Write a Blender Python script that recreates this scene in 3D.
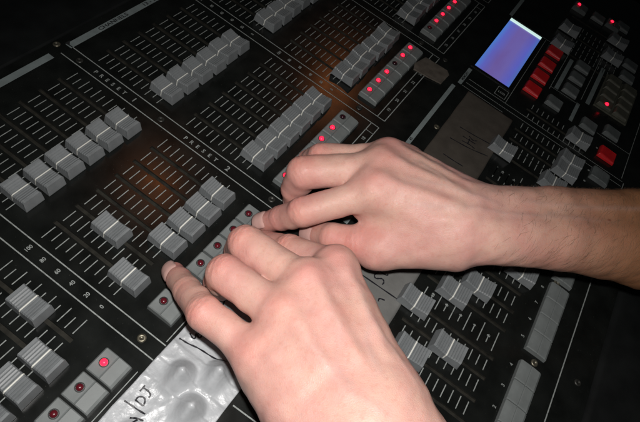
import bpy, bmesh, math, random
import numpy as np
from mathutils import Matrix, Vector
random.seed(7); rng = np.random.default_rng(7)
for o in list(bpy.data.objects): bpy.data.objects.remove(o)
SC = bpy.context.scene; COL = SC.collection
# Console coordinates: x along the fader rows, y from the rear rail towards the operator, z up, one unit = one fader
# pitch (15.5 mm).  Blender space = (x, -y, z) * U.
U = 0.0155
def V(x, y, z=0.0): return Vector((x*U, -y*U, z*U))

# ------------------------------------------------------------------ camera
CAM_POS = (-4.908, 14.997, 18.758)
R = ((0.52866950, 0.80351932, -0.27361516), (-0.62081742, 0.58584920, 0.52092845), (0.57887330, -0.10553393, 0.80855939))
cam = bpy.data.cameras.new("camera"); camo = bpy.data.objects.new("camera", cam); COL.objects.link(camo)
right = Vector((R[0][0], -R[0][1], -R[0][2])); down = Vector((R[1][0], -R[1][1], -R[1][2])); fwd = Vector((R[2][0], -R[2][1], -R[2][2]))
M = Matrix((right, -down, -fwd)).transposed().to_4x4(); M.translation = V(*CAM_POS); camo.matrix_world = M
cam.sensor_width = 36; cam.lens = 36*527.6/640; cam.clip_start = 0.005; cam.clip_end = 50
SC.camera = camo
# ------------------------------------------------------------------ world, flash, lamps, exposure
w = bpy.data.worlds.new("World"); SC.world = w; w.use_nodes = True
w.node_tree.nodes["Background"].inputs[0].default_value = (0.6, 0.75, 0.8, 1); w.node_tree.nodes["Background"].inputs[1].default_value = 0.006
SC.view_settings.view_transform = 'Standard'; SC.view_settings.look = 'None'; SC.view_settings.exposure = 0; SC.view_settings.gamma = 1
def aim(o, target): o.rotation_euler = (Vector(target) - o.location).to_track_quat('-Z', 'Y').to_euler()
def spot(name, loc, target, power, size, blend, radius, color):
    l = bpy.data.lights.new(name, 'SPOT'); l.energy = power; l.spot_size = math.radians(size); l.spot_blend = blend
    l.shadow_soft_size = radius; l.color = color
    o = bpy.data.objects.new(name, l); COL.objects.link(o); o.location = loc; aim(o, target); return o
FLASH = V(*CAM_POS) - down*0.020 + right*0.006
spot("camera_flash", FLASH, V(3.2, 14.2, 1.5), 4.6, 112, 1.0, 0.005, (1.0, 0.97, 0.94))
def mirror_lamp(name, px, py, dist, power, size, color):
    """a narrow warm stage spot whose beam glances off the panel towards the camera"""
    p = V(px, py, 0); d = (p - V(*CAM_POS)).normalized(); d.z = -d.z
    spot(name, p + d*dist, p, power, size, 1.0, 0.02, color)
mirror_lamp("warm_stage_lamp", 4.6, 6.7, 1.3, 0.62, 8.0, (1.0, 0.30, 0.08))
mirror_lamp("warm_stage_lamp", 15.2, 8.9, 1.5, 0.95, 8.0, (1.0, 0.30, 0.08))

# ------------------------------------------------------------------ materials
def mat(name, base, rough=0.5, spec=0.5, noise=None, bump=None, emit=None, metal=0.0, speck=None, coat=0.0):
    m = bpy.data.materials.new(name); m.use_nodes = True; nt = m.node_tree; b = nt.nodes["Principled BSDF"]
    b.inputs["Base Color"].default_value = (*base, 1); b.inputs["Roughness"].default_value = rough
    b.inputs["Specular IOR Level"].default_value = spec; b.inputs["Metallic"].default_value = metal
    b.inputs["Coat Weight"].default_value = coat
    tc = nt.nodes.new("ShaderNodeTexCoord")
    if noise:
        sc, amt = noise
        n = nt.nodes.new("ShaderNodeTexNoise"); n.inputs["Scale"].default_value = sc; n.inputs["Detail"].default_value = 6
        nt.links.new(tc.outputs["Object"], n.inputs["Vector"])
        r = nt.nodes.new("ShaderNodeMapRange"); r.inputs[1].default_value = .3; r.inputs[2].default_value = .7
        r.inputs[3].default_value = 1-amt; r.inputs[4].default_value = 1+amt; nt.links.new(n.outputs["Fac"], r.inputs[0])
        h = nt.nodes.new("ShaderNodeHueSaturation"); h.inputs["Color"].default_value = (*base, 1)
        nt.links.new(r.outputs[0], h.inputs["Value"]); out = h.outputs[0]
        if speck:                                              # dust and lint
            v = nt.nodes.new("ShaderNodeTexNoise"); v.inputs["Scale"].default_value = speck[0]; v.inputs["Detail"].default_value = 3
            nt.links.new(tc.outputs["Object"], v.inputs["Vector"])
            r2 = nt.nodes.new("ShaderNodeMapRange"); r2.inputs[1].default_value = speck[1]; r2.inputs[2].default_value = speck[1]+.05
            nt.links.new(v.outputs["Fac"], r2.inputs[0])
            mx = nt.nodes.new("ShaderNodeMixRGB"); nt.links.new(r2.outputs[0], mx.inputs[0]); nt.links.new(out, mx.inputs[1])
            mx.inputs[2].default_value = (*speck[2], 1); out = mx.outputs[0]
        nt.links.new(out, b.inputs["Base Color"])
        rr = nt.nodes.new("ShaderNodeMapRange"); rr.inputs[3].default_value = max(.05, rough-.08); rr.inputs[4].default_value = rough+.1
        nt.links.new(n.outputs["Fac"], rr.inputs[0]); nt.links.new(rr.outputs[0], b.inputs["Roughness"])
    if bump:
        n2 = nt.nodes.new("ShaderNodeTexNoise"); n2.inputs["Scale"].default_value = bump[0]; n2.inputs["Detail"].default_value = 4
        nt.links.new(tc.outputs["Object"], n2.inputs["Vector"])
        bp = nt.nodes.new("ShaderNodeBump"); bp.inputs["Strength"].default_value = bump[1]; bp.inputs["Distance"].default_value = bump[2]
        nt.links.new(n2.outputs["Fac"], bp.inputs["Height"]); nt.links.new(bp.outputs[0], b.inputs["Normal"])
    if emit:
        b.inputs["Emission Color"].default_value = (*emit[0], 1); b.inputs["Emission Strength"].default_value = emit[1]
    return m
MT = dict(
    panel=mat("black_satin_panel", (.0085, .0095, .0088), .20, .40, (60, .35), (1800, .06, .0002), speck=(900, .69, (.035, .036, .032))),
    slot=mat("dusty_slot", (.021, .020, .016), .8, .2, (200, .5)),
    mark=mat("white_print", (.27, .29, .28), .6, .3, (500, .3)),
    strip=mat("pale_grey_strip", (.20, .235, .235), .6, .3, (150, .12)),
    ink=mat("dark_print", (.02, .02, .022), .6, .3),
    cap=mat("grey_plastic", (.185, .198, .204), .42, .4, (130, .12), (2500, .25, .0002)),
    capline=mat("white_line", (.72, .72, .66), .5, .4),
    button=mat("grey_button_plastic", (.165, .180, .178), .5, .4, (130, .12), (2500, .2, .0002)),
    darkbtn=mat("dark_grey_button", (.115, .128, .128), .45, .45, (130, .2), (2500, .2, .0002)),
    khaki=mat("olive_grey_button", (.09, .09, .07), .45, .45, (130, .2)),
    red=mat("red_button_plastic", (.62, .014, .018), .4, .5, (130, .15)),
    ledon=mat("lit_red_led", (.8, .02, .04), .3, .5, emit=((1.0, .008, .03), 3.6)),
    leddim=mat("dim_red_led", (.10, .007, .013), .25, .5),
    leddark=mat("unlit_led", (.028, .006, .012), .2, .5),
    rim=mat("led_rim", (.02, .02, .02), .5, .4),
    screw=mat("worn_screw", (.20, .185, .14), .42, .5, (800, .4), metal=.8),
    blackscrew=mat("black_screw", (.05, .05, .045), .4, .5, (800, .4), metal=.6),
    tape=mat("white_tape", (.42, .435, .45), .34, .55, (90, .12), (420, .6, .0005)),
    tape2=mat("grey_tape", (.155, .155, .148), .55, .35, (90, .12), (900, .3, .0003)),
    tape3=mat("taupe_tape", (.070, .060, .050), .5, .35, (90, .15), (900, .3, .0003)),
    marker=mat("black_marker", (.012, .012, .016), .45, .4),
    tag=mat("tan_tag", (.105, .09, .075), .5, .4, (150, .25), (900, .3, .0003)),
    body=mat("black_console_body", (.008, .009, .009), .5, .35, (50, .3), (1500, .2, .0003)),
    cloth=mat("black_table", (.004, .004, .004), .9, .1, (80, .3)),
    bezel=mat("screen_bezel", (.006, .006, .007), .3, .5),
)
# the backlit display: violet in the middle, bluer along its long sides, a bright lamp at its far end
def lcd_material():
    m = bpy.data.materials.new("backlit_display"); m.use_nodes = True; nt = m.node_tree; b = nt.nodes["Principled BSDF"]
    b.inputs["Base Color"].default_value = (.02, .02, .05, 1); b.inputs["Roughness"].default_value = .25
    tc = nt.nodes.new("ShaderNodeTexCoord"); sp = nt.nodes.new("ShaderNodeSeparateXYZ"); nt.links.new(tc.outputs["Generated"], sp.inputs[0])
    r = nt.nodes.new("ShaderNodeValToRGB"); e = r.color_ramp.elements
    e[0].position = 0; e[0].color = (.09, .20, .62, 1); e[1].position = 1; e[1].color = (.09, .26, .80, 1)
    for p, c in ((.12, (.13, .15, .66, 1)), (.35, (.19, .15, .50, 1)), (.62, (.19, .14, .47, 1)), (.85, (.14, .16, .66, 1))):
        x = e.new(p); x.color = c
    nt.links.new(sp.outputs[1], r.inputs[0])
    n = nt.nodes.new("ShaderNodeTexNoise"); n.inputs["Scale"].default_value = 2.2; n.inputs["Detail"].default_value = 3; nt.links.new(tc.outputs["Generated"], n.inputs["Vector"])
    mx = nt.nodes.new("ShaderNodeMixRGB"); mx.blend_type = 'MIX'; mx.inputs[2].default_value = (.17, .065, .22, 1)
    mr = nt.nodes.new("ShaderNodeMapRange"); mr.inputs[1].default_value = .45; mr.inputs[2].default_value = .7; mr.inputs[4].default_value = .22
    nt.links.new(n.outputs["Fac"], mr.inputs[0]); nt.links.new(mr.outputs[0], mx.inputs[0]); nt.links.new(r.outputs[0], mx.inputs[1])
    nt.links.new(mx.outputs[0], b.inputs["Emission Color"]); b.inputs["Emission Strength"].default_value = .72
    return m
MT["lcd"] = lcd_material()
MT["lcdlamp"] = mat("display_edge_lamp", (.5, .6, .6), .4, emit=((.62, .86, .80), .9))

# ------------------------------------------------------------------ mesh helpers (vertices in console units)
class MB:
    def __init__(s): s.v = []; s.f = []; s.m = []; s.mats = []
    def mi(s, m):
        if m not in s.mats: s.mats.append(m)
        return s.mats.index(m)
    def add(s, verts, faces, m):
        k = len(s.v); s.v += [tuple(p) for p in verts]; i = s.mi(m)
        for f in faces: s.f.append([k+j for j in f]); s.m.append(i)
    def quad(s, x0, y0, x1, y1, z, m): s.add([(x0,y0,z),(x1,y0,z),(x1,y1,z),(x0,y1,z)], [(3,2,1,0)], m)
    def line(s, a, b, wd, z, m):
        d = np.array(b, float)-np.array(a, float); L = np.hypot(*d); n = np.array([-d[1], d[0]])/L*wd/2
        s.add([(a[0]+n[0],a[1]+n[1],z),(b[0]+n[0],b[1]+n[1],z),(b[0]-n[0],b[1]-n[1],z),(a[0]-n[0],a[1]-n[1],z)], [(0,1,2,3)], m)
    def stroke(s, pts, wd, z, m):
        """a drawn line: a ribbon with a varying width through the points, z may be a function of x, y"""
        P = np.array(pts, float)
        for _ in range(2):
            Q = [P[0]]
            for i in range(len(P)-1): Q += [P[i]*.75+P[i+1]*.25, P[i]*.25+P[i+1]*.75]
            P = np.array(Q+[P[-1]])
        T = np.gradient(P, axis=0); T /= np.maximum(np.linalg.norm(T, axis=1), 1e-6)[:, None]; N = np.stack([-T[:,1], T[:,0]], 1)
        k = len(P); ww = wd/2*(1+.25*np.sin(np.arange(k)*1.7))
        zz = lambda p: z(p[0], p[1]) if callable(z) else z
        A = P+N*ww[:,None]; B = P-N*ww[:,None]
        s.add([(*a, zz(a)) for a in A]+[(*b, zz(b)) for b in B], [(i,i+1,k+i+1,k+i) for i in range(k-1)], m)
    def box(s, x0, y0, z0, x1, y1, z1, m):
        v = [(x,y,z) for z in (z0,z1) for y in (y0,y1) for x in (x0,x1)]
        s.add(v, [(0,1,3,2),(4,6,7,5),(0,4,5,1),(2,3,7,6),(0,2,6,4),(1,5,7,3)], m)
    def loft(s, rings, m, cap=True):
        n = len(rings[0]); v = [p for r in rings for p in r]; f = []
        for i in range(len(rings)-1):
            for j in range(n): f.append((i*n+j, i*n+(j+1)%n, (i+1)*n+(j+1)%n, (i+1)*n+j))
        if cap: f += [tuple(range(n))[::-1], tuple(range((len(rings)-1)*n, len(rings)*n))]
        s.add(v, f, m)
    def mesh(s, name, smooth=False, bevel=0.0, recalc=False):
        me = bpy.data.meshes.new(name); me.from_pydata([(x*U, -y*U, z*U) for x,y,z in s.v], [], [f[::-1] for f in s.f])
        for m in s.mats: me.materials.append(m)
        me.polygons.foreach_set("material_index", s.m)
        if recalc or bevel:
            bm = bmesh.new(); bm.from_mesh(me); bmesh.ops.recalc_face_normals(bm, faces=bm.faces)
            if bevel:
                ed = [e for e in bm.edges if len(e.link_faces) == 2 and e.calc_face_angle(0) > .35]
                bmesh.ops.bevel(bm, geom=ed, offset=bevel*U, segments=2, profile=.6, affect='EDGES', clamp_overlap=True)
            bm.to_mesh(me); bm.free()
        if smooth: me.polygons.foreach_set("use_smooth", [True]*len(me.polygons))
        me.update(); return me
def obj(name, me, parent=None, at=None):
    o = bpy.data.objects.new(name, me); COL.objects.link(o)
    if at is not None: o.location = V(*at)
    if parent: o.parent = parent
    return o
def thing(name, label, cat, at=(0,0,0), group=None, me=None):
    o = bpy.data.objects.new(name, me); COL.objects.link(o); o.location = V(*at); o["label"] = label; o["category"] = cat
    if group: o["group"] = group
    return o
def text_into(mb, s, x, y, size, z, m, along='x', sx=1.0):
    """flat letters; along='x' reads along the rows, along='y' reads towards the operator"""
    c = bpy.data.curves.new("text", 'FONT'); c.body = s; c.size = size; c.align_x = 'CENTER'; c.align_y = 'CENTER'; c.resolution_u = 3; c.offset = .022*size
    o = bpy.data.objects.new("text", c); COL.objects.link(o); dg = bpy.context.evaluated_depsgraph_get()
    me = bpy.data.meshes.new_from_object(o.evaluated_get(dg))
    vs = []
    for v in me.vertices:
        tx, ty = v.co.x*sx, v.co.y
        vs.append((x+tx, y-ty, z) if along == 'x' else (x+ty, y+tx, z))
    mb.add(vs, [tuple(p.vertices)[::-1] for p in me.polygons], m)
    bpy.data.objects.remove(o); bpy.data.curves.remove(c); bpy.data.meshes.remove(me)

# ------------------------------------------------------------------ setting: the dark surface the console stands on
g = MB(); g.quad(-120, -120, 160, 160, -4.0, MT["cloth"])
t_ = obj("table_surface", g.mesh("table_surface")); t_["kind"] = "structure"

# ------------------------------------------------------------------ the console
con = thing("lighting_console", "large black lighting console with grey faders, red-lit buttons and a blue display", "control desk")
W = 7.79; P0, S0 = 0.0, 5.217; TI = .344
slots = []
for b in range(-1, 5):
    for k in range(1, 7):
        slots.append((k+W*b, P0-.02, P0+3.82)); slots.append((k+W*b, S0, S0+3.82))
NEAR = [(4.55,0),(5.55,.0),(6.62,0),(7.62,0),(9.15,0),(10.23,0),(11.3,0),(12.33,0),(16.45,0),(18.72,0),(20.2,0),(21.2,0),(23.4,0)]
for x, _ in NEAR: slots.append((x, 17.98, 22.02))
for x in (31.3, 33.7, 36.1): slots.append((x, 17.4, 21.6))
SW = .085
def panel_mesh():
    mb = MB(); x0, x1, y0, y1 = -16, 44, -1.85, 26.2
    ys = sorted({y0, y1, *[s[1] for s in slots], *[s[2] for s in slots]})
    for a, b in zip(ys, ys[1:]):
        act = sorted(s[0] for s in slots if s[1] <= a+1e-6 and s[2] >= b-1e-6); x = x0
        for s in act: mb.quad(x, a, s-SW, b, 0, MT["panel"]); x = s+SW
        mb.quad(x, a, x1, b, 0, MT["panel"])
    for x, a, b in slots:
        p = [(x-SW,a),(x+SW,a),(x+SW,b),(x-SW,b)]; v = [(*q,0) for q in p]+[(*q,-.10) for q in p]
        mb.add(v, [(0,1,5,4),(1,2,6,5),(2,3,7,6),(3,0,4,7),(4,5,6,7)], MT["slot"])
    mb.box(x0, y0, -2.2, x1, y1, -.3, MT["body"])
    return mb.mesh("panel")
obj("panel", panel_mesh(), con)
mb = MB(); mb.box(-16, -7.5, -2.2, 44, -2.0, -.12, MT["body"]); obj("rear_housing", mb.mesh("rear_housing", bevel=.12), con)
mb = MB(); mb.box(-16, 26.35, -2.2, 44, 33, -.2, MT["body"]); obj("hand_rest", mb.mesh("hand_rest", bevel=.35, smooth=True), con)

# printed lines, scales and lettering
mk = MB(); Z1 = .008; Z2 = .014; pm = MT["mark"]
def hline(x0, x1, y, wd=.045): mk.line((x0,y),(x1,y), wd, Z1, pm)
def vline(x, y0, y1, wd=.045): mk.line((x,y0),(x,y1), wd, Z1, pm)
for b in range(-1, 5):
    for top in (P0+.25, S0+.205):
        for i in range(11):
            y = top+TI*i; L = .62 if i % 2 == 0 else .48
            for k in range(0, 7):
                if k == 0: xa, xb = .84-L, .84
                elif k == 6: xa, xb = 6.18, 6.18+L
                else: xa, xb = k+.20, k+.20+.60
                j = random.uniform(-.012, .012); mk.line((xa+W*b+j, y), (xb+W*b+j, y), .036, Z1, pm)
for b in range(0, 5):
    xl, xr = W*b-.66, W*b-.03
    vline(xl, -1.1, 12.08 if b > 0 else 11.5); vline(xr, -1.35, 12.08 if b > 0 else 11.5)
    if b % 2 == 0:
        for top in (P0+.25, S0+.255):
            for i, t in enumerate(("100","80","60","40","20","0")): text_into(mk, t, W*b-.34, top+TI*2*i-.03, .215, Z1, pm, sx=.95)
    if b == 1:
        for y, t in ((1.5, "PRESET"), (6.72, "PRESET")):
            for i, c in enumerate(t): text_into(mk, c, xl+.29, y-.82+.335*i, .27, Z1, pm, along='y')
        text_into(mk, "1", xl+.29, 2.93, .36, Z1, pm, along='y'); text_into(mk, "2", xl+.29, 8.25, .36, Z1, pm, along='y')
for b in range(1, 5):                                   # channel number boxes under the flash buttons
    xl, xr = W*b-.03, W*(b+1)-.66
    hline(xl, xr, 11.62); hline(xl, xr, 12.08); vline(xr-.62, 11.62, 12.08, .03)
    for k in range(1, 7): text_into(mk, str(6+6*b+k), W*b+k-.12, 11.85, .25, Z1, pm)
hline(W-7.7, W-.75, 11.42, .035); hline(-5, -1.25, 11.38, .03)
# pale legend strip along the rear
mk.quad(-12, -1.40, 6.72, -1.05, Z1, MT["strip"]); mk.quad(7.66, -1.40, 40, -1.05, Z1, MT["strip"])
text_into(mk, "CHANNELS", 10.4, -1.22, .29, Z2, MT["ink"], sx=1.25); text_into(mk, "13 - 24", 12.9, -1.22, .29, Z2, MT["ink"], sx=1.25)
text_into(mk, "CHANNELS", .9, -1.22, .29, Z2, MT["ink"], sx=1.25); text_into(mk, "1 - 12", 3.3, -1.22, .29, Z2, MT["ink"], sx=1.25)
mk.add([(7.68,-1.46,Z2),(7.98,-1.46,Z2),(7.72,-1.2,Z2)], [(0,1,2)], MT["ink"])
# pale legend strip in front of the far tape
mk.quad(8.8, 13.60, 21.38, 13.84, Z1, MT["strip"]); mk.quad(21.78, 13.80, 23.6, 14.04, Z1, MT["strip"]); mk.quad(31.4, 13.7, 34.2, 13.95, Z1, MT["strip"])
text_into(mk, "40", 15.6, 13.72, .24, Z2, MT["ink"]); text_into(mk, "MEMORY", 22.7, 13.92, .24, Z2, MT["ink"])
# submaster and master section
for xa, xb in ((4.78,5.36),(5.85,6.42),(6.9,7.42),(9.45,10.0),(10.5,11.05),(11.58,12.1),(16.75,17.6),(19.1,19.6),(19.7,19.98),(20.47,20.92),(21.5,22.0),(22.7,23.1),(23.65,24.1),(31.6,32.1),(32.3,32.8),(33.0,33.45),(34.0,34.5),(34.8,35.3)):
    for i in range(11): mk.line((xa, 18.24+.354*i), (xb, 18.24+.354*i), .042, Z1, pm)
for x0, x1, n in ((7.9, 8.9, 8.42), (16.9, 18.0, 17.45)):
    for i in range(11):
        y = 18.24+.354*i
        if i % 2 == 0: mk.line((x0, y), (x1 if i > 3 else x0+.75, y), .042, Z1, pm)
        else: mk.line((x0+.2, y), (x0+.62, y), .042, Z1, pm)
    for i in range(5): text_into(mk, str(10-2*i), n+.02, 18.42+.708*i+.18, .20, Z2, pm)
for i, x in enumerate((12.55, 11.56, 10.56, 9.56, 8.0, 6.95, 5.92, 4.9)): text_into(mk, str(8-i), x-.05, 22.76, .21, Z1, pm)
hline(2, 22.6, 24.8, .05); vline(22.22, 14.2, 24.7, .035); vline(22.66, 14.2, 24.7, .035)
hline(22.9, 31, 24.6, .035); vline(25.35, 22.3, 24.6, .035); hline(26.5, 31.5, 18.55, .035); vline(26.8, 18.55, 20.7, .035); hline(27.4, 34, 20.6, .035); vline(31.3, 13.9, 17.2, .03)
mk.line((-.19,14.6), (-.12,16.6), .05, Z1, pm); vline(21.8, 14.1, 16.9, .03); hline(22.7, 31.2, 16.75, .03); hline(24, 31.2, 13.86, .03)
mk.quad(26.9, 18.78, 30.9, 19.05, Z1, MT["strip"]); mk.quad(27.4, 20.92, 32.2, 21.2, Z1, MT["strip"]); mk.quad(24.85, 20.45, 26.9, 20.68, Z1, MT["strip"])
for pts in (((22.9,15.9),(23.75,15.9)), ((22.9,16.6),(23.75,16.6)), ((22.9,15.9),(22.9,16.6)), ((23.75,15.9),(23.75,16.6))): mk.line(*pts, .035, Z1, pm)
text_into(mk, "LCD", 23.3, 16.25, .24, Z1, pm, along='y')
for x, y in ((21.8,22.7),(20.8,22.7),(24.05,22.65)): mk.add([(x+.07*math.cos(a), y+.07*math.sin(a), Z1) for a in np.linspace(0, 6.283, 9)[:-1]], [tuple(range(8))], pm)
obj("printed_legend", mk.mesh("printed_legend"), con)

# screws
def screw_mesh(m):
    mb = MB(); n = 14
    ring = lambda r, z: [(r*math.cos(2*math.pi*i/n), r*math.sin(2*math.pi*i/n), z) for i in range(n)]
    mb.loft([ring(.17,0), ring(.165,.03), ring(.12,.055), ring(.075,.06), ring(.055,.02)], m); return mb.mesh("screw", smooth=True, recalc=True)
sA, sB = screw_mesh(MT["screw"]), screw_mesh(MT["blackscrew"])
for x, y, me in ((7.4,-.27,sB),(7.44,4.47,sB),(7.5,10.62,sB),(-.33,10.69,sA),(8.7,23.62,sA),(15.3,10.62,sB),(13.2,23.3,sA),(7.37,-1.62,sA),(9.2,25.6,sB),(17.5,14.4,sA),(23.0,10.62,sB),(22.9,12.4,sB)):
    obj("screw", me, con, (x,y,.0))

# fader knobs: concave ribbed cap with a white index line
def cap_mesh():
    mb = MB(); rings = []; ys = [-.60]
    st = [(-.675,.03,.40), (-.60,.50,.372)]
    prof = lambda y: .41+.115*(abs(y)/.58)**1.7
    for i in range(1, 6):                                    # ribs either side of the line
        c = -.58+.1*i
        st += [(c-.022, prof(c)+.004, .36), (c, prof(c)-.024, .36), (c+.022, prof(c)+.004, .36)]
    half = st; full = half+[(-y, z, h) for y, z, h in reversed(half)]
    for y, z, h in full:
        if z < .1: rings.append([(-.40,y,.0),(-.40,y,.03),(-.38,y,.035),(.38,y,.035),(.40,y,.03),(.40,y,.0)])
        else: rings.append([(-.405,y,.03),(-h-.006,y,z-.05),(-h+.035,y,z),(h-.035,y,z),(h+.006,y,z-.05),(.405,y,.03)])
    mb.loft(rings, MT["cap"]); return mb.mesh("fader_knob", recalc=True)
def line_mesh():
    mb = MB(); z, w_ = .418, .024; pts = [(-.398,.10),(-.372,.365),(-.332,z),(.332,z),(.372,.365),(.398,.10)]; A = []; B = []
    for x, zz in pts: A.append((x*1.012,-w_,zz+.006)); B.append((x*1.012,w_,zz+.006))
    n = len(pts); mb.add(A+B, [(i,i+1,n+i+1,n+i) for i in range(n-1)], MT["capline"]); return mb.mesh("index_line")
CAP, LINE = cap_mesh(), line_mesh()
def fader(x, y, s=(1,1,1)):
    a = obj("fader_knob", CAP, con, (x, y, .03)); a.scale = s; obj("index_line", LINE, a); return a
for b, ks in ((0, range(1,7)), (1, range(1,7)), (2, range(1,7))):
    for k in ks: fader(k+W*b, 3.63+random.uniform(-.05,.05))
SY = {(-1,6): 7.2, (0,2): 7.02, (0,1): 8.84}
for b, ks in ((-1, (3,4,5,6)), (0, range(1,7)), (1, range(1,7)), (2, range(1,7)), (3, range(1,7))):
    for k in ks: fader(k+W*b, SY.get((b,k), 8.85+random.uniform(-.05,.05)))
for x, y in ((7.55,18.08),(9.1,19.27),(10.18,20.05),(12.3,21.55),(5.5,18.86),(6.62,20.11),(18.85,17.95),(20.25,21.45),(21.25,21.5),(23.5,21.4),(18.75,21.1),(33.85,17.72),(31.5,17.8),(36.1,21.1),(33.7,21.2)):
    fader(x, y, (1.14,1.06,1.0))

# flash buttons: one key with a lamp half and a sloping lower half
def flash_mesh(m):
    mb = MB(); st = [(-.56,.0),(-.55,.22),(-.50,.28),(-.03,.285),(.0,.25),(.03,.285),(.44,.24),(.53,.18),(.55,.0)]; rings = []
    for y, z in st:
        e = .455
        rings.append([(-.465,y,-.02),(-e,y,max(z-.04,0)),(-e+.035,y,z),(e-.035,y,z),(e,y,max(z-.04,0)),(.465,y,-.02)])
    mb.loft(rings, m); return mb.mesh("flash_button", recalc=True)
def led_mesh(m):
    mb = MB(); n = 12; rings = [[(r*math.cos(2*math.pi*i/n), r*math.sin(2*math.pi*i/n), z) for i in range(n)] for r, z in ((.125,-.02),(.122,.03),(.09,.08),(.04,.10))]
    mb.loft(rings, m); return mb.mesh("led", smooth=True, recalc=True)
def rim_mesh():
    mb = MB(); n = 14; rings = [[(r*math.cos(2*math.pi*i/n), r*math.sin(2*math.pi*i/n), z) for i in range(n)] for r, z in ((.17,-.02),(.165,.012),(.135,.012),(.125,-.02))]
    mb.loft(rings, MT["rim"], cap=False); return mb.mesh("led_rim", recalc=True)
FB, FBD = flash_mesh(MT["button"]), flash_mesh(MT["darkbtn"])
LED = {k: led_mesh(MT[v]) for k, v in dict(on="ledon", dim="leddim", off="leddark").items()}; RIM = rim_mesh()
def flash(x, y, led, me=FB):
    a = obj("flash_button", me, con, (x, y, .02))
    if led: obj("led", LED[led], a, (.02,-.24,.285)); obj("led_rim", RIM, a, (.02,-.24,.285))
STATE = {(-1,6):"on", (-1,5):"dim", (-1,4):"dim", (1,1):"on", (1,4):"on", (1,5):"on", (1,6):"off", (2,1):"on", (2,2):"on", (2,3):"on", (2,4):"off", (2,5):"on", (2,6):"on", (3,1):"dim"}
for b, ks in ((-1, (3,4,5,6)), (0, range(1,7)), (1, range(1,7)), (2, range(1,7)), (3, range(1,7))):
    for k in ks: flash(k+W*b+(.04 if b < 1 else -.04), 10.64, STATE.get((b,k), "on" if b == 3 else "dim"))
def block_mesh():                                         # plain two-part keys of the submaster row
    return FBD
for x in (13.75, 12.45, 11.46, 10.47, 9.48, 7.85, 6.86, 5.87, 4.88):
    a = obj("bump_button", FB, con, (x, 23.48, .02)); a.scale = (1.06, .90, .9)

# square keys of the right-hand section
def key_mesh(m, sx, sy, h, tilt=.04):
    mb = MB(); e = .07
    def ring(k, z, t=0): return [(-sx+k,-sy+k,z+t),(sx-k,-sy+k,z+t),(sx-k,sy-k,z-t),(-sx+k,sy-k,z-t)]
    mb.loft([ring(0,0), ring(.02,h*.55), ring(.06,h*.92,tilt*.5), ring(.13,h,tilt)], m)
    return mb.mesh("key", bevel=.03)
KR, KG, KO = key_mesh(MT["red"], .50, .54, .24), key_mesh(MT["darkbtn"], .47, .53, .26), key_mesh(MT["khaki"], .44, .5, .26)
for x in (29.95, 28.2, 26.6, 24.95): obj("red_button", KR, con, (x+.32, 17.68, .01))
obj("red_button", KR, con, (23.85, 23.3, .01))
for x, y in ((25.3,19.2),(30.6,19.75),(29.05,19.75),(27.45,19.75),(25.3,21.65),(26.0,23.1),(34.3,22.6),(32.7,22.7),(38.6,21.0),(37.7,19.1)): obj("grey_button", KG, con, (x, y, .01))
obj("grey_button", FBD, con, (21.7, 23.35, .02)); flash(37.5, 17.6, "on", FBD); flash(38.0, 20.3, "on", FBD)
mb = MB(); mb.box(27.65, 21.4, 0, 31.7, 23.75, .10, MT["khaki"]); kp = obj("keypad", mb.mesh("keypad", bevel=.03), con)
for i in range(4):
    for j in range(2): obj("key", KO, kp, (28.2+.98*i, 22.0+1.14*j, .10))
obj("led", LED["on"], kp, (28.0, 22.05, .36))
# display
mb = MB(); mb.box(23.9, 13.78, .0, 31.15, 16.62, .05, MT["bezel"]); dsp = obj("display", mb.mesh("display", bevel=.02), con)
mb = MB(); mb.quad(24.1, 13.98, 30.72, 16.42, 0, MT["lcd"]); obj("screen", mb.mesh("screen"), dsp, (0,0,.058))
mb = MB(); mb.box(30.74, 13.98, .0, 30.98, 16.42, .07, MT["lcdlamp"]); obj("screen_lamp", mb.mesh("screen_lamp"), dsp, (0,0,.05))

# ------------------------------------------------------------------ tapes
BUMPS = [(-.46,12.58,.92), (.30,13.54,.88), (-1.14,13.55,.92), (-2.9,12.6,.5)]
def tape_z(x, y):
    z = .035+.012*math.sin(x*2.3+y*1.1)*math.sin(y*2.9)+.008*math.sin(5*x-3*y)
    for kx, ky, kp, ka in ((1.9,.7,.3,.030),(-.8,2.3,1.1,.026),(3.1,-1.7,2.0,.018),(.9,4.1,.7,.016),(5.2,2.0,0,.012)):
        z += ka*(1-abs(math.sin(x*kx+y*ky+kp+.5*math.sin(x*1.3-y))))**3        # creases
    for bx, by, h in BUMPS:                              # stubs under the tape: a steep rounded back, a long tapering ridge in front
        dx, dy = x-bx, y-by
        if dx > 0: q = 1-math.hypot(dx/.52, dy/.52)
        else: q = (1+dx/.85)*math.exp(-(dy/(.36+.10*dx if dx > -1.2 else .25))**2)
        q = (q+math.sqrt(q*q+.006))/2 if q > -3 else 0; z += h*(q if q < .85 else .85+(q-.85)*.4)
    return z
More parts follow.
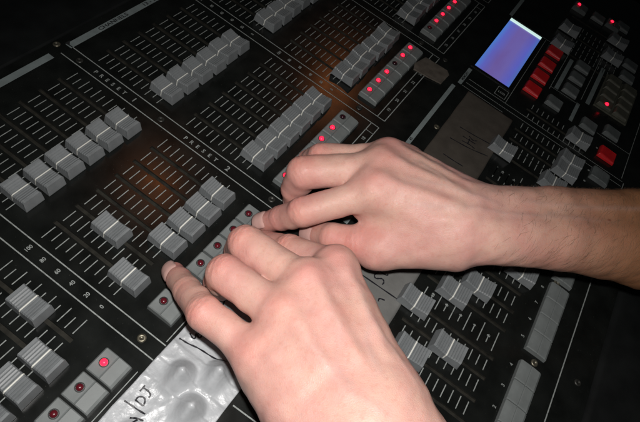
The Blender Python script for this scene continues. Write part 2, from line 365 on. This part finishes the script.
def sheet(name, x0, x1, y0, y1, step, zf, m, wob=.02):
    nx = int((x1-x0)/step)+1; ny = int((y1-y0)/step)+1; v = []; f = []; mb = MB()
    for j in range(ny):
        for i in range(nx):
            x = x0+(x1-x0)*i/(nx-1); y = y0+(y1-y0)*j/(ny-1)
            if i in (0, nx-1): x += wob*math.sin(y*9)
            if j in (0, ny-1): y += wob*.4*math.sin(x*3.1)
            v.append((x,y,zf(x,y)))
    for j in range(ny-1):
        for i in range(nx-1): a = j*nx+i; f.append((a,a+nx,a+nx+1,a+1)[::-1])
    n = len(v); v += [(a,b,c-.02) for a,b,c in v]; f += [tuple(n+k for k in q[::-1]) for q in f]
    edge = [j*nx for j in range(ny)]; 
    for seq in ([i for i in range(nx)], [(ny-1)*nx+i for i in range(nx)], [j*nx for j in range(ny)], [j*nx+nx-1 for j in range(ny)]):
        for a, b in zip(seq, seq[1:]): f.append((a,b,n+b,n+a))
    mb.add(v, f, m); return mb.mesh(name, smooth=True, recalc=True)
t1 = thing("label_tape", "white crinkled tape with raised bumps and marker writing, below the splayed little finger", "tape", me=sheet("label_tape", -5, 3.6, 11.55, 14.48, .045, tape_z, MT["tape"]))
hw = MB(); tz = lambda x, y: tape_z(x, y)+.008; ink = MT["marker"]
for pts in ([(-2.2,11.72),(-2.17,12.1),(-2.12,12.52)],                                  # slash
            [(-1.98,11.98),(-1.97,12.30)], [(-2.0,11.99),(-1.86,11.97),(-1.76,12.08),(-1.78,12.22),(-1.97,12.31)],   # D
            [(-1.70,11.90),(-1.46,11.90)], [(-1.55,11.90),(-1.53,12.12),(-1.58,12.26),(-1.68,12.25)],                # J
            [(-2.48,12.22),(-2.36,12.40),(-2.30,12.62)], [(-2.62,12.36),(-2.36,12.46)],
            [(.44,11.68),(.48,12.0),(.58,12.36),(.62,12.82),(.66,13.2),(.80,13.5)],              # long curved separator
            [(.80,11.85),(.72,12.05),(.80,12.12),(.97,11.98),(.86,12.24),(1.05,12.22)], [(1.0,12.05),(1.1,12.4)], [(2.2,11.8),(2.4,12.1),(2.3,12.5)], [(1.9,12.2),(2.6,12.0)]):
    hw.stroke(pts, .055, tz, ink)
obj("handwriting", hw.mesh("handwriting"), t1)
tape2_z = lambda x, y: .03+.008*math.sin(x*1.7+y)*math.sin(y*2.1)
t2 = thing("label_tape", "dull grey tape with marker letters, between the two hands and the ribbed faders", "tape", me=sheet("label_tape", 3.7, 12.4, 14.62, 17.66, .12, tape2_z, MT["tape2"]))
t3 = thing("label_tape", "dark taupe tape with scribbled marker, above the wrist and beside a single fader", "tape", me=sheet("label_tape", 12.5, 21.7, 14.62, 17.66, .12, tape2_z, MT["tape3"]))
hw = MB(); tz2 = lambda x, y: tape2_z(x, y)+.008
for pts in ([(7.1,15.25),(7.14,16.3),(7.18,17.4)],
            [(7.62,16.12),(7.48,16.05),(7.36,16.18),(7.48,16.32),(7.58,16.44),(7.48,16.58),(7.32,16.56)],    # S
            [(7.80,15.9),(7.80,16.5),(7.92,16.54)], [(7.68,16.12),(7.98,16.12)],                         # t
            [(8.10,16.1),(8.12,16.55)], [(8.12,16.25),(8.26,16.1),(8.38,16.14)],                        # r
            [(6.55,16.8),(6.7,16.75),(6.78,17.0)]):
    hw.stroke(pts, .06, tz2, ink)
obj("handwriting", hw.mesh("handwriting"), t2)
hw = MB()
for pts in (
            [(16.05,15.5),(16.05,16.1),(16.1,16.7)], [(17.35,15.3),(17.5,16.4),(17.85,17.5)], [(18.55,15.4),(18.65,16.4),(18.8,17.4)],
            [(17.7,15.9),(17.8,16.4),(17.75,16.7)], [(18.05,15.8),(18.1,16.6)], [(17.8,16.25),(18.2,16.2)], [(18.35,16.1),(18.2,16.4),(18.4,16.6)]):
    hw.stroke(pts, .06, tz2, ink)
obj("handwriting", hw.mesh("handwriting"), t3)
# the tan tag that lies across the module seam
mb = MB()
ring = lambda z, e: [(20.42+e,11.36+e,z),(20.9,11.18+e,z+.02),(22.0-e,11.42+e,z),(22.1-e,12.9-e,z),(21.8,13.16-e,z+.02),(20.72+e,13.12-e,z),(20.5+e,12.3,z+.03)]
mb.loft([ring(.012,0), ring(.06,0), ring(.075,.03)], MT["tag"])
thing("tag", "small brownish tag lying on the console between red-lit buttons and display", "tag", me=mb.mesh("tag", recalc=True))

# ------------------------------------------------------------------ hands: one continuous surface each, grown from a distance field
def smin(a, b, k):
    h = np.maximum(k-np.abs(a-b), 0)/k; return np.minimum(a, b)-h*h*k*.25
class Field:
    def __init__(s, lo, hi, h):
        s.lo = np.array(lo, float); s.h = h; s.n = np.ceil((np.array(hi)-s.lo)/h).astype(int)+1
        s.ax = [(s.lo[i]+h*np.arange(s.n[i])).astype(np.float32) for i in range(3)]
    def new(s): return np.full(s.n, 1.5, np.float32)
    def sub(s, a, b, m):
        lo = np.minimum(a, b)-m; hi = np.maximum(a, b)+m
        i0 = np.clip(np.floor((lo-s.lo)/s.h).astype(int), 0, s.n); i1 = np.clip(np.ceil((hi-s.lo)/s.h).astype(int)+1, 0, s.n)
        return tuple(slice(p, q) for p, q in zip(i0, i1))
    def cone(s, d, a, b, ra, rb, k, op='add', flat=None):
        """smooth-unites a tapered capsule; flat=(direction, factor) thins it along one direction"""
        a = np.array(a, float); b = np.array(b, float); m = max(ra, rb)*1.15+max(k, .1)+.15
        sl = s.sub(a, b, m)
        if any(q.stop <= q.start for q in sl): return
        X, Y, Z = np.meshgrid(*[s.ax[i][sl[i]] for i in range(3)], indexing='ij', sparse=True)
        ba = b-a; L2 = max(ba@ba, 1e-9); px, py, pz = X-a[0], Y-a[1], Z-a[2]
        t = np.clip((px*ba[0]+py*ba[1]+pz*ba[2])/L2, 0, 1)
        qx, qy, qz = px-t*ba[0], py-t*ba[1], pz-t*ba[2]
        if flat:
            n, fct = flat; n = np.array(n)/np.linalg.norm(n); c = (qx*n[0]+qy*n[1]+qz*n[2])*(1/fct-1)
            qx, qy, qz = qx+c*n[0], qy+c*n[1], qz+c*n[2]
        e = (np.sqrt(qx*qx+qy*qy+qz*qz)-(ra+(rb-ra)*t)).astype(np.float32)
        d[sl] = smin(d[sl], e, k) if op == 'add' else -smin(-d[sl], e, k)
def surface_nets(d, lo, h):
    n = d.shape; ins = (d < 0)
    cnt = np.zeros([k-1 for k in n], np.uint8)
    for i in (0,1):
        for j in (0,1):
            for k in (0,1): cnt += ins[i:n[0]-1+i, j:n[1]-1+j, k:n[2]-1+k]
    act = np.argwhere((cnt > 0) & (cnt < 8)); idx = np.full(cnt.shape, -1, np.int32); idx[tuple(act.T)] = np.arange(len(act))
    cor = np.array([(i,j,k) for i in (0,1) for j in (0,1) for k in (0,1)]); val = np.stack([d[tuple((act+c).T)] for c in cor], 1)
    acc = np.zeros((len(act), 3)); num = np.zeros(len(act))
    for a in range(8):
        for b in range(a+1, 8):
            if np.abs(cor[a]-cor[b]).sum() != 1: continue
            x = (val[:,a] < 0) != (val[:,b] < 0); t = np.where(x, val[:,a]/np.where(x, val[:,a]-val[:,b], 1), 0)
            acc += np.where(x[:,None], cor[a]+t[:,None]*(cor[b]-cor[a]), 0); num += x
    vert = np.array(lo)+(act+acc/num[:,None])*h
    faces = []
    for ax in range(3):
        u, v = [(1,2),(2,0),(0,1)][ax]
        s0 = [slice(1,-1)]*3; s1 = [slice(1,-1)]*3; s0[ax] = slice(0, n[ax]-1); s1[ax] = slice(1, n[ax])
        A, B = ins[tuple(s0)], ins[tuple(s1)]
        for flip in (False, True):
            e = np.argwhere((A & ~B) if not flip else (~A & B))
            if not len(e): continue
            p = e.copy(); p[:,u] += 1; p[:,v] += 1
            du = np.zeros(3, int); dv = np.zeros(3, int); du[u] = 1; dv[v] = 1
            q = [idx[tuple((p-o).T)] for o in (du+dv, dv, 0*du, du)]
            q = np.stack(q if not flip else q[::-1], 1); faces.append(q[(q >= 0).all(1)])
    return vert, np.concatenate(faces)
def unit(a): a = np.array(a, float); return a/np.linalg.norm(a)
def build_hand(name, label, spec, lo, hi, h=.055):
    F = Field(lo, hi, h); palm = F.new(); nrm = unit(spec['dorsal'])
    for a, b, ra, rb, k in spec['palm']: F.cone(palm, a, b, ra, rb, k)
    for a, b, ra, rb, k in spec['detail']: F.cone(palm, a, b, ra, rb, k)
    for a, b, ra, rb, k in spec.get('cut', []): F.cone(palm, a, b, ra, rb, k, op='cut')
    body = None; frames = []
    for fn, f in spec['fingers'].items():
        J = [np.array(j, float) for j in f['j']]; r = f['r']; d = F.new()
        out = []
        for i in range(1, 3):                                # outward (dorsal) direction at the two bends
            o = unit(J[i]-J[i-1])-unit(J[i+1]-J[i]); o = o+.5*nrm if np.linalg.norm(o) > .25 else nrm+o
            ax = unit(J[i+1]-J[i-1]); o = unit(o-ax*(o@ax)); out.append(o)
        if 'out' in f: out = [unit(f['out'])]*2
        mid = [(J[i]+J[i+1])/2 for i in range(3)]
        F.cone(d, J[0], mid[0], r[0], r[1]*.965, .02); F.cone(d, mid[0], J[1], r[1]*.965, r[1], .02)
        F.cone(d, J[1], mid[1], r[1], (r[1]+r[2])*.483, .02); F.cone(d, mid[1], J[2], (r[1]+r[2])*.483, r[2], .02)
        F.cone(d, J[2], J[3], r[2], r[3], .02)
        F.cone(d, J[1]+out[0]*.05, J[1]+out[0]*.05, r[1]*.96, r[1]*.96, .06)        # knuckle
        F.cone(d, J[2]+out[1]*.03, J[2]+out[1]*.03, r[2]*.95, r[2]*.95, .06)
        F.cone(d, mid[0]-out[0]*.10, mid[0]-out[0]*.10, r[1]*.92, r[1]*.92, .1)       # flesh pads underneath
        F.cone(d, mid[1]-out[0]*.05, mid[1]-out[0]*.05, (r[1]+r[2])*.475, (r[1]+r[2])*.475, .08)
        pad = (J[2]*.4+J[3]*.6)-out[1]*.07; F.cone(d, pad, pad, r[3]*1.06, r[3]*1.06, .1)
        palm_k = f.get('k', .24); f['out_'] = out; f['J_'] = J
        d = smin(palm, d, palm_k)
        body = d if body is None else smin(body, d, .06)
    for sl in (np.s_[:2], np.s_[-2:], np.s_[:,:2], np.s_[:,-2:], np.s_[:,:,:2], np.s_[:,:,-2:]): body[sl] = np.maximum(body[sl], .5)
    vert, faces = surface_nets(body, F.lo, h)
    # two rounds of light smoothing
    e = np.concatenate([faces[:,[i,(i+1)%4]] for i in range(4)])
    for lam in (.5, -.3, .5, -.3):
        s = np.zeros_like(vert); c = np.zeros(len(vert))
        np.add.at(s, e[:,0], vert[e[:,1]]); np.add.at(c, e[:,0], 1); np.add.at(s, e[:,1], vert[e[:,0]]); np.add.at(c, e[:,1], 1)
        vert = vert+lam*(s/np.maximum(c,1)[:,None]-vert)
    # vertex normals, skin creases and tints
    P = vert[faces]; fn = np.cross(P[:,2]-P[:,0], P[:,3]-P[:,1]); vn = np.zeros_like(vert)
    for i in range(4): np.add.at(vn, faces[:,i], fn)
    vn /= np.maximum(np.linalg.norm(vn, axis=1), 1e-9)[:,None]
    if ((vert-vert.mean(0))*vn).sum() < 0: vn = -vn
    red = np.zeros(len(vert)); disp = np.zeros(len(vert)); pale = np.zeros(len(vert))
    def blob(c, s): return np.exp(-((vert-np.array(c))**2).sum(1)/(2*s*s))
    for fn_, f in spec['fingers'].items():
        J, r, out = f['J_'], f['r'], f['out_']
        for i, (o, amp, nC) in enumerate(((out[0], .034, 6), (out[1], .018, 3))):
            c = J[i+1]; ax = unit(J[i+2]-J[i]); q = vert-c; sl = q@ax; do = q@o; lat = q@np.cross(ax, o)
            near = np.exp(-((q**2).sum(1))/(2*(r[i+1]*1.05)**2))*np.clip((vn@o-.15)/.5, 0, 1)
            for g_ in np.linspace(-.30, .30, nC)*(1 if i == 0 else .7):
                bend = g_*(1-.25*lat*lat)+.03*np.sin(lat*9+g_*31)
                disp -= amp*(1-.5*abs(g_)/.3)*near*np.exp(-((sl-bend)/.024)**2)
            red += (.6 if i == 0 else .4)*np.exp(-((q-o*r[i+1])**2).sum(1)/(2*(r[i+1]*.75)**2))
        red += .75*blob(J[3], r[3]*1.5)
        red += spec.get('mcp_red', .7)*blob(J[0]+nrm*r[0]*.9, .38)
    for c, s_, a in spec.get('spots', []): red += a*blob(c, s_)
    tan = np.zeros(len(vert))
    if 'tan' in spec:
        a, b = [np.array(q, float) for q in spec['tan']]; tan = np.clip(((vert-a)@(b-a))/((b-a)@(b-a)), 0, 1); tan = tan*tan*(3-2*tan)
    blue = np.zeros(len(vert)); top = np.clip((vn@nrm-.25)/.4, 0, 1)
    def ridge(pts, amp, wd, tint=0.0):
        nonlocal disp, blue
        p = np.array(pts, float); best = np.full(len(vert), 9.0); along = np.zeros(len(vert))
        for i in range(len(p)-1):
            a, b = p[i,:2], p[i+1,:2]; ba = b-a; t = np.clip(((vert[:,:2]-a)@ba)/(ba@ba), 0, 1); dd = np.linalg.norm(vert[:,:2]-a-t[:,None]*ba, axis=1)
            along = np.where(dd < best, (i+t)/(len(p)-1), along); best = np.minimum(best, dd)
        g_ = np.exp(-(best/wd)**2)*top*np.clip(np.minimum(along, 1-along)*6, 0, 1); disp = disp+amp*g_; blue = np.maximum(blue, tint*g_)
    for q in spec.get('tendons', []): ridge(q, .030, .18)
    for q in spec.get('veins', []): ridge(q, .018, .11, .7)
    rs = np.random.default_rng(3)
    for _ in range(40):
        kv = rs.normal(size=3); kv *= rs.uniform(3, 13)/np.linalg.norm(kv); disp = disp+.0020*np.sin(vert@kv+rs.uniform(0, 6.3))
    vert = vert+vn*disp[:,None]
    me = bpy.data.meshes.new(name); out_v = vert.copy(); out_v[:,1] *= -1; out_v *= U
    base = np.array(spec['base'], float); bo = base*np.array([1,-1,1])*U
    me.from_pydata((out_v-bo).tolist(), [], faces.tolist()); me.update()
    bm = bmesh.new(); bm.from_mesh(me); bmesh.ops.recalc_face_normals(bm, faces=bm.faces); bm.to_mesh(me); bm.free()
    me.polygons.foreach_set("use_smooth", [True]*len(me.polygons))
    at = me.color_attributes.new("skin_tint", 'FLOAT_COLOR', 'POINT')
    col = np.ones((len(vert), 4)); col[:,0] = np.clip(red, 0, 1); col[:,1] = tan; col[:,2] = np.clip(blue, 0, 1)
    at.data.foreach_set("color", col.ravel())
    me.materials.append(SKIN)
    o = thing(name, label, "hand", base, me=me); o.data = me
    if 'tan' in spec:
        ok = np.argwhere((tan > .02) & (vn[:,2] > -.1) & (vert[:,0] < 18.5))[:,0]; pw = (tan[ok])**.9; pick = rng.choice(ok, 3600, p=pw/pw.sum()); hb = MB(); fa = unit(np.array(spec['tan'][1], float)-np.array(spec['tan'][0], float))
        for i in pick:
            n_ = vn[i]; d_ = -fa*.55+np.cross(n_, fa)*rng.uniform(.3, 1.1)+rng.normal(size=3)*.16; d_ = unit(d_-n_*(d_@n_)); s_ = np.cross(n_, d_); L = rng.uniform(.22, .6)
            p0 = vert[i]-base; p1 = p0+d_*L*.5+n_*.05; p2 = p0+d_*L+n_*.03; w_ = .0036
            hb.add([p0-s_*w_, p0+s_*w_, p1+s_*w_*.8, p1-s_*w_*.8, p2], [(0,1,2,3),(3,2,4)], HAIR)
        hair = obj("arm_hair", hb.mesh("arm_hair"), o); hair["kind"] = "stuff"
    for fn_, f in spec['fingers'].items():
        if f.get('nail', True): nail(o, f['J_'], f['r'], f['out_'][1] if 'nailout' not in f else unit(f['nailout']), base)
    return o
def nail(parent, J, r, out, base):
    ax = unit(J[3]-J[2]); o = unit(out-ax*(out@ax)); sd = np.cross(ax, o); mb = MB(); n, m_ = 12, 10; rows = []
    rr = r[3]; L = rr*2.05; c = J[3]+ax*(rr*.72)
    for top in (0, 1):
        for j in range(m_+1):
            t = j/m_; s_ = -L+L*t; wid = .98*(min(1, .62+1.6*t) if t < .3 else 1)*(1 if t < .8 else 1-.9*(t-.8)**1.5)
            for i in range(n+1):
                ph = (i/n-.5)*2*.98*wid
                rad = rr*1.0+(.03-.075*max(0, 1-t/.3)**1.5 if top else -.06)+(r[2]-r[3])*(1-t)*.35-.10*max(0, t-.72)
                p = c+ax*s_+(sd*math.sin(ph)*1.0+o*math.cos(ph))*rad+o*(.012*math.sin(t*3.1))
                rows.append(p-base)
    k = (n+1)*(m_+1); f = []
    for j in range(m_):
        for i in range(n):
            a = j*(n+1)+i; f.append((k+a, k+a+1, k+a+n+2, k+a+n+1)); f.append((a, a+n+1, a+n+2, a+1))
    rim = [i for i in range(n+1)]+[j*(n+1)+n for j in range(1, m_+1)]+[m_*(n+1)+i for i in range(n-1, -1, -1)]+[j*(n+1) for j in range(m_-1, 0, -1)]
    for a, b in zip(rim, rim[1:]+rim[:1]): f.append((a, b, k+b, k+a))
    mb.add(rows, f, NAIL); obj("nail", mb.mesh("nail", smooth=True, recalc=True), parent)
def skin_material():
    m = bpy.data.materials.new("skin"); m.use_nodes = True; nt = m.node_tree; b = nt.nodes["Principled BSDF"]; L = nt.links.new
    at = nt.nodes.new("ShaderNodeAttribute"); at.attribute_name = "skin_tint"; sp = nt.nodes.new("ShaderNodeSeparateColor"); L(at.outputs["Color"], sp.inputs[0])
    tc = nt.nodes.new("ShaderNodeTexCoord")
    def noise(sc, det=5, rough=.55):
        n = nt.nodes.new("ShaderNodeTexNoise"); n.inputs["Scale"].default_value = sc; n.inputs["Detail"].default_value = det; n.inputs["Roughness"].default_value = rough
        L(tc.outputs["Object"], n.inputs["Vector"]); return n.outputs["Fac"]
    def rng_(src, a, b_, c, d):
        r = nt.nodes.new("ShaderNodeMapRange"); r.inputs[1].default_value = a; r.inputs[2].default_value = b_; r.inputs[3].default_value = c; r.inputs[4].default_value = d; L(src, r.inputs[0]); return r.outputs[0]
    def mix(f, a, b_, mode='MIX'):
        x = nt.nodes.new("ShaderNodeMixRGB"); x.blend_type = mode
        for s, i in ((f, 0), (a, 1), (b_, 2)):
            if isinstance(s, (int, float)): x.inputs[i].default_value = s
            elif isinstance(s, tuple): x.inputs[i].default_value = (*s, 1)
            else: L(s, x.inputs[i])
        return x.outputs[0]
    c = mix(rng_(noise(90), .35, .7, 0, 1), (.595, .338, .292), (.555, .282, .240))          # soft mottling
    c = mix(rng_(noise(38, 3), .40, .62, 0, .8), c, (.60, .375, .302))                      # yellowish patches
    c = mix(rng_(noise(420, 3), .52, .72, 0, .35), c, (.51, .225, .175))                    # fine redness
    c = mix(sp.outputs["Green"], c, (.31, .142, .068))                                    # sun-tanned arm
    c = mix(rng_(sp.outputs["Blue"], 0, 1, 0, .32), c, (.40, .30, .28))                     # veins
    md = nt.nodes.new("ShaderNodeMath"); md.operation = 'MULTIPLY'; L(sp.outputs["Red"], md.inputs[0]); L(rng_(noise(160), .3, .7, .55, 1.0), md.inputs[1])
    c = mix(md.outputs[0], c, (.56, .170, .145))                                           # pink knuckles
    vo = nt.nodes.new("ShaderNodeTexVoronoi"); vo.inputs["Scale"].default_value = 62; L(tc.outputs["Object"], vo.inputs["Vector"])
    frk = rng_(vo.outputs["Distance"], .05, .09, .8, 0); sc = nt.nodes.new("ShaderNodeSeparateColor"); L(vo.outputs["Color"], sc.inputs[0])
    g1 = rng_(sc.outputs[0], .90, .91, 0, 1); mm = nt.nodes.new("ShaderNodeMath"); mm.operation = 'MULTIPLY'; L(frk, mm.inputs[0]); L(g1, mm.inputs[1])
    c = mix(mm.outputs[0], c, (.23, .085, .05))                                           # a few moles
    L(c, b.inputs["Base Color"])
    b.inputs["Subsurface Weight"].default_value = .35; b.inputs["Subsurface Radius"].default_value = (1.0, .35, .2); b.inputs["Subsurface Scale"].default_value = .0022
    b.inputs["Roughness"].default_value = .55; b.inputs["Specular IOR Level"].default_value = .36
    L(rng_(noise(300), .3, .7, .42, .60), b.inputs["Roughness"])
    v2 = nt.nodes.new("ShaderNodeTexVoronoi"); v2.inputs["Scale"].default_value = 1050; v2.feature = 'DISTANCE_TO_EDGE'; L(tc.outputs["Object"], v2.inputs["Vector"])
    b1 = nt.nodes.new("ShaderNodeBump"); b1.inputs["Strength"].default_value = .32; b1.inputs["Distance"].default_value = .00015; L(rng_(v2.outputs["Distance"], 0, .3, 0, 1), b1.inputs["Height"])
    b2 = nt.nodes.new("ShaderNodeBump"); b2.inputs["Strength"].default_value = .34; b2.inputs["Distance"].default_value = .0005; L(noise(260, 6, .6), b2.inputs["Height"]); L(b1.outputs[0], b2.inputs["Normal"])
    L(b2.outputs[0], b.inputs["Normal"]); return m
HAIR = mat("hair", (.20, .12, .075), .5, .3); SKIN = skin_material(); NAIL = mat("nail", (.60, .36, .32), .30, .5, (200, .06)); 

# --- left hand: wrist towards the operator, four fingers on the flash buttons, little finger splayed out
def lerp(a, b, t): return tuple(np.array(a, float)*(1-t)+np.array(b, float)*t)
def dup_z(p, dz): return (p[0], p[1], p[2]+dz)
lp, lr, lm, li = (.58,14.30,3.15), (1.87,14.19,3.72), (3.11,14.19,3.82), (4.40,14.65,3.55)
cp, cr, cm, ci = (-.75,17.9,4.05), (-.1,18.0,4.3), (.75,18.0,4.35), (1.55,18.0,4.2)
LEFT = dict(base=(1.5,17.0,0), dorsal=(-.10,-.25,1), mcp_red=.62,
  fingers=dict(
    little=dict(j=[lp,(.68,12.25,2.95),(1.27,11.18,2.0),(1.86,10.12,1.0)], r=[.68,.56,.48,.38], out=(-.45,-.35,.85), nailout=(-.55,-.25,.8)),
    ring=dict(j=[lr,(2.04,11.96,3.2),(2.27,11.71,1.8),(2.58,11.75,.80)], r=[.66,.63,.54,.45]),
    middle=dict(j=[lm,(3.40,11.78,3.1),(3.76,11.45,1.7),(4.09,11.50,.80)], r=[.68,.64,.55,.45]),
    index=dict(j=[li,(4.60,13.0,2.3),(4.80,12.0,1.32),(4.84,11.6,.82)], r=[.68,.66,.55,.45]),
    thumb=dict(j=[(3.55,16.95,2.3),(4.45,16.0,1.9),(5.12,15.2,1.5),(5.55,14.55,1.05)], r=[.72,.58,.52,.44], out=(.6,.2,.75), k=.5)),
  palm=[(lp,cp,.72,1.02,.4),(lr,cr,.72,.95,.45),(lm,cm,.74,.98,.45),(li,ci,.72,1.0,.45),
    (lerp(lerp(lp,lr,.5),lerp(cp,cr,.5),.12),lerp(cp,cr,.5),.64,.92,.5),(lerp(lerp(lr,lm,.5),lerp(cr,cm,.5),.05),lerp(cr,cm,.5),.64,.92,.5),(lerp(lerp(lm,li,.5),lerp(cm,ci,.5),.07),lerp(cm,ci,.5),.64,.92,.5),
    (dup_z(lerp(lp,cp,.14),-.7),dup_z(cp,-.6),.6,.9,.6),(dup_z(lerp(lr,cr,.14),-.8),dup_z(cr,-.7),.7,.9,.6),(dup_z(lerp(lm,cm,.14),-.8),dup_z(cm,-.7),.7,.9,.6),(dup_z(lerp(li,ci,.14),-.7),dup_z(ci,-.7),.65,.9,.6),
    ((1.7,17.6,3.5),(3.55,16.95,2.3),1.05,.80,.7),((3.1,16.2,3.1),(4.0,16.3,2.2),.8,.62,.7),
    # webs between the finger roots
    # wrist and forearm
    ((-.05,18.2,4.2),(-1.9,22.4,4.6),1.28,1.5,.8),((1.0,18.2,4.2),(-.7,22.6,4.6),1.28,1.5,.8),((-1.9,22.4,4.6),(-4.2,27.5,5.4),1.6,2.0,.6),((-.7,22.6,4.6),(-3.0,27.8,5.4),1.6,2.0,.6)],
  tendons=[(lr,lerp(lr,cr,.85)),(lm,lerp(lm,cm,.85)),(li,lerp(li,ci,.85)),(lp,lerp(lp,cp,.7))],
  veins=[[(1.25,15.0),(1.0,15.9),(.55,16.8),(.5,18.4)],[(2.5,15.0),(2.05,15.8),(1.0,16.3),(.5,17.3)],[(3.75,15.5),(2.9,16.4),(2.5,17.4),(1.6,18.8)],[(2.9,16.4),(2.2,16.6),(1.2,17.6)]],
  detail=[(dup_z(lp,.12),dup_z(lp,.12),.56,.56,.5),(dup_z(lr,.14),dup_z(lr,.14),.60,.60,.5),(dup_z(lm,.17),dup_z(lm,.17),.62,.62,.5),(dup_z(li,.20),dup_z(li,.20),.60,.60,.4),
    (dup_z(lr,.62),dup_z(lerp(lr,cr,.8),.84),.16,.10,.35),(dup_z(lm,.64),dup_z(lerp(lm,cm,.8),.86),.17,.10,.35),(dup_z(li,.60),dup_z(lerp(li,ci,.8),.90),.16,.10,.35),(dup_z(lp,.54),dup_z(lerp(lp,cp,.7),.78),.13,.09,.35)],
  spots=[((2.6,15.6,4.9),.25,.35),((3.4,16.4,4.9),.12,.5),((1.6,16.2,5.0),.3,.25)])
build_hand("hand", "bare hand with splayed little finger and bent knuckles, beside the white tape", LEFT, (-6.5,8.8,.2), (7.2,29.0,7.9))

# --- right hand: forearm from the operator's right, index finger stretched out onto a flash button
ri, rm, rr_, rp = (7.88,14.12,3.88), (8.98,13.70,3.85), (9.95,13.7,3.62), (10.65,14.3,3.25)
di, dm, dr, dp_ = (8.75,17.4,4.05), (9.3,17.4,4.1), (9.85,17.5,3.95), (10.35,17.75,3.65)
W0, W1, W2, W3 = (9.56,18.15,4.1), (11.35,20.52,4.35), (13.63,23.76,4.4), (17.6,29.4,4.5)
lat = unit((.8,-.57,0)); off = lambda p, s, dz=0: (p[0]+lat[0]*s, p[1]+lat[1]*s, p[2]+dz)
RIGHT = dict(base=(10.0,18.0,0), dorsal=(.1,-.25,1), mcp_red=.5,
  fingers=dict(
    index=dict(j=[ri,(6.08,12.44,2.7),(6.02,11.79,1.6),(5.85,11.2,.80)], r=[.66,.58,.50,.39], out=(-.5,-.6,.6), nailout=(-.62,-.55,.6)),
    middle=dict(j=[rm,(7.34,11.51,3.05),(7.26,11.45,1.95),(7.38,11.72,.95)], r=[.68,.66,.55,.46]),
    ring=dict(j=[rr_,(8.48,11.6,3.05),(8.85,11.1,2.0),(9.4,11.2,.85)], r=[.64,.56,.48,.40]),
    little=dict(j=[rp,(9.98,12.44,2.3),(10.37,11.98,1.5),(10.66,11.82,.8)], r=[.56,.48,.42,.36]),
    thumb=dict(j=[(6.95,15.45,2.35),(6.70,14.62,2.2),(6.50,13.85,1.92),(6.66,13.05,1.0)], r=[.68,.62,.58,.46], out=(-.75,.15,.6), k=.5)),
  palm=[(ri,di,.72,1.0,.6),(rm,dm,.74,.98,.6),(rr_,dr,.70,.95,.6),(rp,dp_,.62,.92,.5),
    (lerp(ri,rm,.5),lerp(di,dm,.5),.66,.9,.5),(lerp(rm,rr_,.5),lerp(dm,dr,.5),.66,.9,.5),(lerp(rr_,rp,.5),lerp(dr,dp_,.5),.62,.9,.5),
    (dup_z(ri,-.75),dup_z(di,-.7),.66,.9,.6),(dup_z(rm,-.8),dup_z(dm,-.7),.7,.9,.6),(dup_z(rr_,-.8),dup_z(dr,-.7),.66,.9,.6),(dup_z(rp,-.7),dup_z(dp_,-.6),.6,.85,.6),
    ((8.5,17.6,3.5),(6.95,15.45,2.4),1.05,.70,.7),((8.3,15.9,3.2),(7.2,15.5,2.5),.85,.62,.7),
    (lerp(ri,(6.2,12.3,2.6),.2),lerp(rm,(7.2,11.4,3.0),.2),.46,.46,.3),(lerp(rm,(7.2,11.4,3.0),.1),lerp(rr_,(8.5,11.6,3.0),.1),.44,.42,.3),(lerp(rr_,(8.5,11.6,3.0),.1),lerp(rp,(10.,12.4,2.4),.1),.42,.38,.3),
    (off(W0,-.5),off(W1,-.55),1.06,1.08,.3),(off(W0,.5),off(W1,.55),1.04,1.08,.3),(off(W1,-.55),off(W2,-.6),1.08,1.42,.3),(off(W1,.55),off(W2,.6),1.08,1.42,.3),
    (off(W2,-.6),off(W3,-.7),1.42,1.9,.3),(off(W2,.6),off(W3,.7),1.42,1.9,.3)],
  tendons=[(ri,lerp(ri,di,.9)),(rm,lerp(rm,dm,.9)),(rr_,lerp(rr_,dr,.9)),(rp,lerp(rp,dp_,.7)),((7.0,15.5),(8.0,16.9),(9.0,18.4))],
  veins=[[(8.5,14.7),(8.85,15.7),(9.2,16.8),(9.9,18.4)],[(9.5,14.6),(9.55,15.6),(9.15,16.5)],[(7.6,15.2),(8.2,16.4),(9.0,17.6),(10.4,19.6),(12.4,22.4)],[(10.2,18.3),(11.6,20.4),(13.8,23.2),(16,26)],[(10.4,19.6),(11.8,20.6)]],
  detail=[(dup_z(ri,.22),dup_z(ri,.22),.62,.62,.4),(dup_z(rm,.20),dup_z(rm,.20),.62,.62,.4),(dup_z(rr_,.16),dup_z(rr_,.16),.58,.58,.4),(dup_z(rp,.14),dup_z(rp,.14),.5,.5,.4),
    (dup_z(ri,.62),dup_z(lerp(ri,di,.85),.88),.16,.10,.35),(dup_z(rm,.64),dup_z(lerp(rm,dm,.85),.88),.16,.10,.35),(dup_z(rr_,.58),dup_z(lerp(rr_,dr,.85),.85),.14,.10,.35),
    ((7.0,15.5,2.95),(8.9,18.2,4.75),.15,.15,.35)],
  tan=[(8.9,17.2,4.2),(13.4,23.4,4.2)])
build_hand("hand", "bare hand and forearm with index finger stretched out, lying over the long grey tape", RIGHT, (4.6,9.6,.2), (20.5,31.5,7.6), .06)
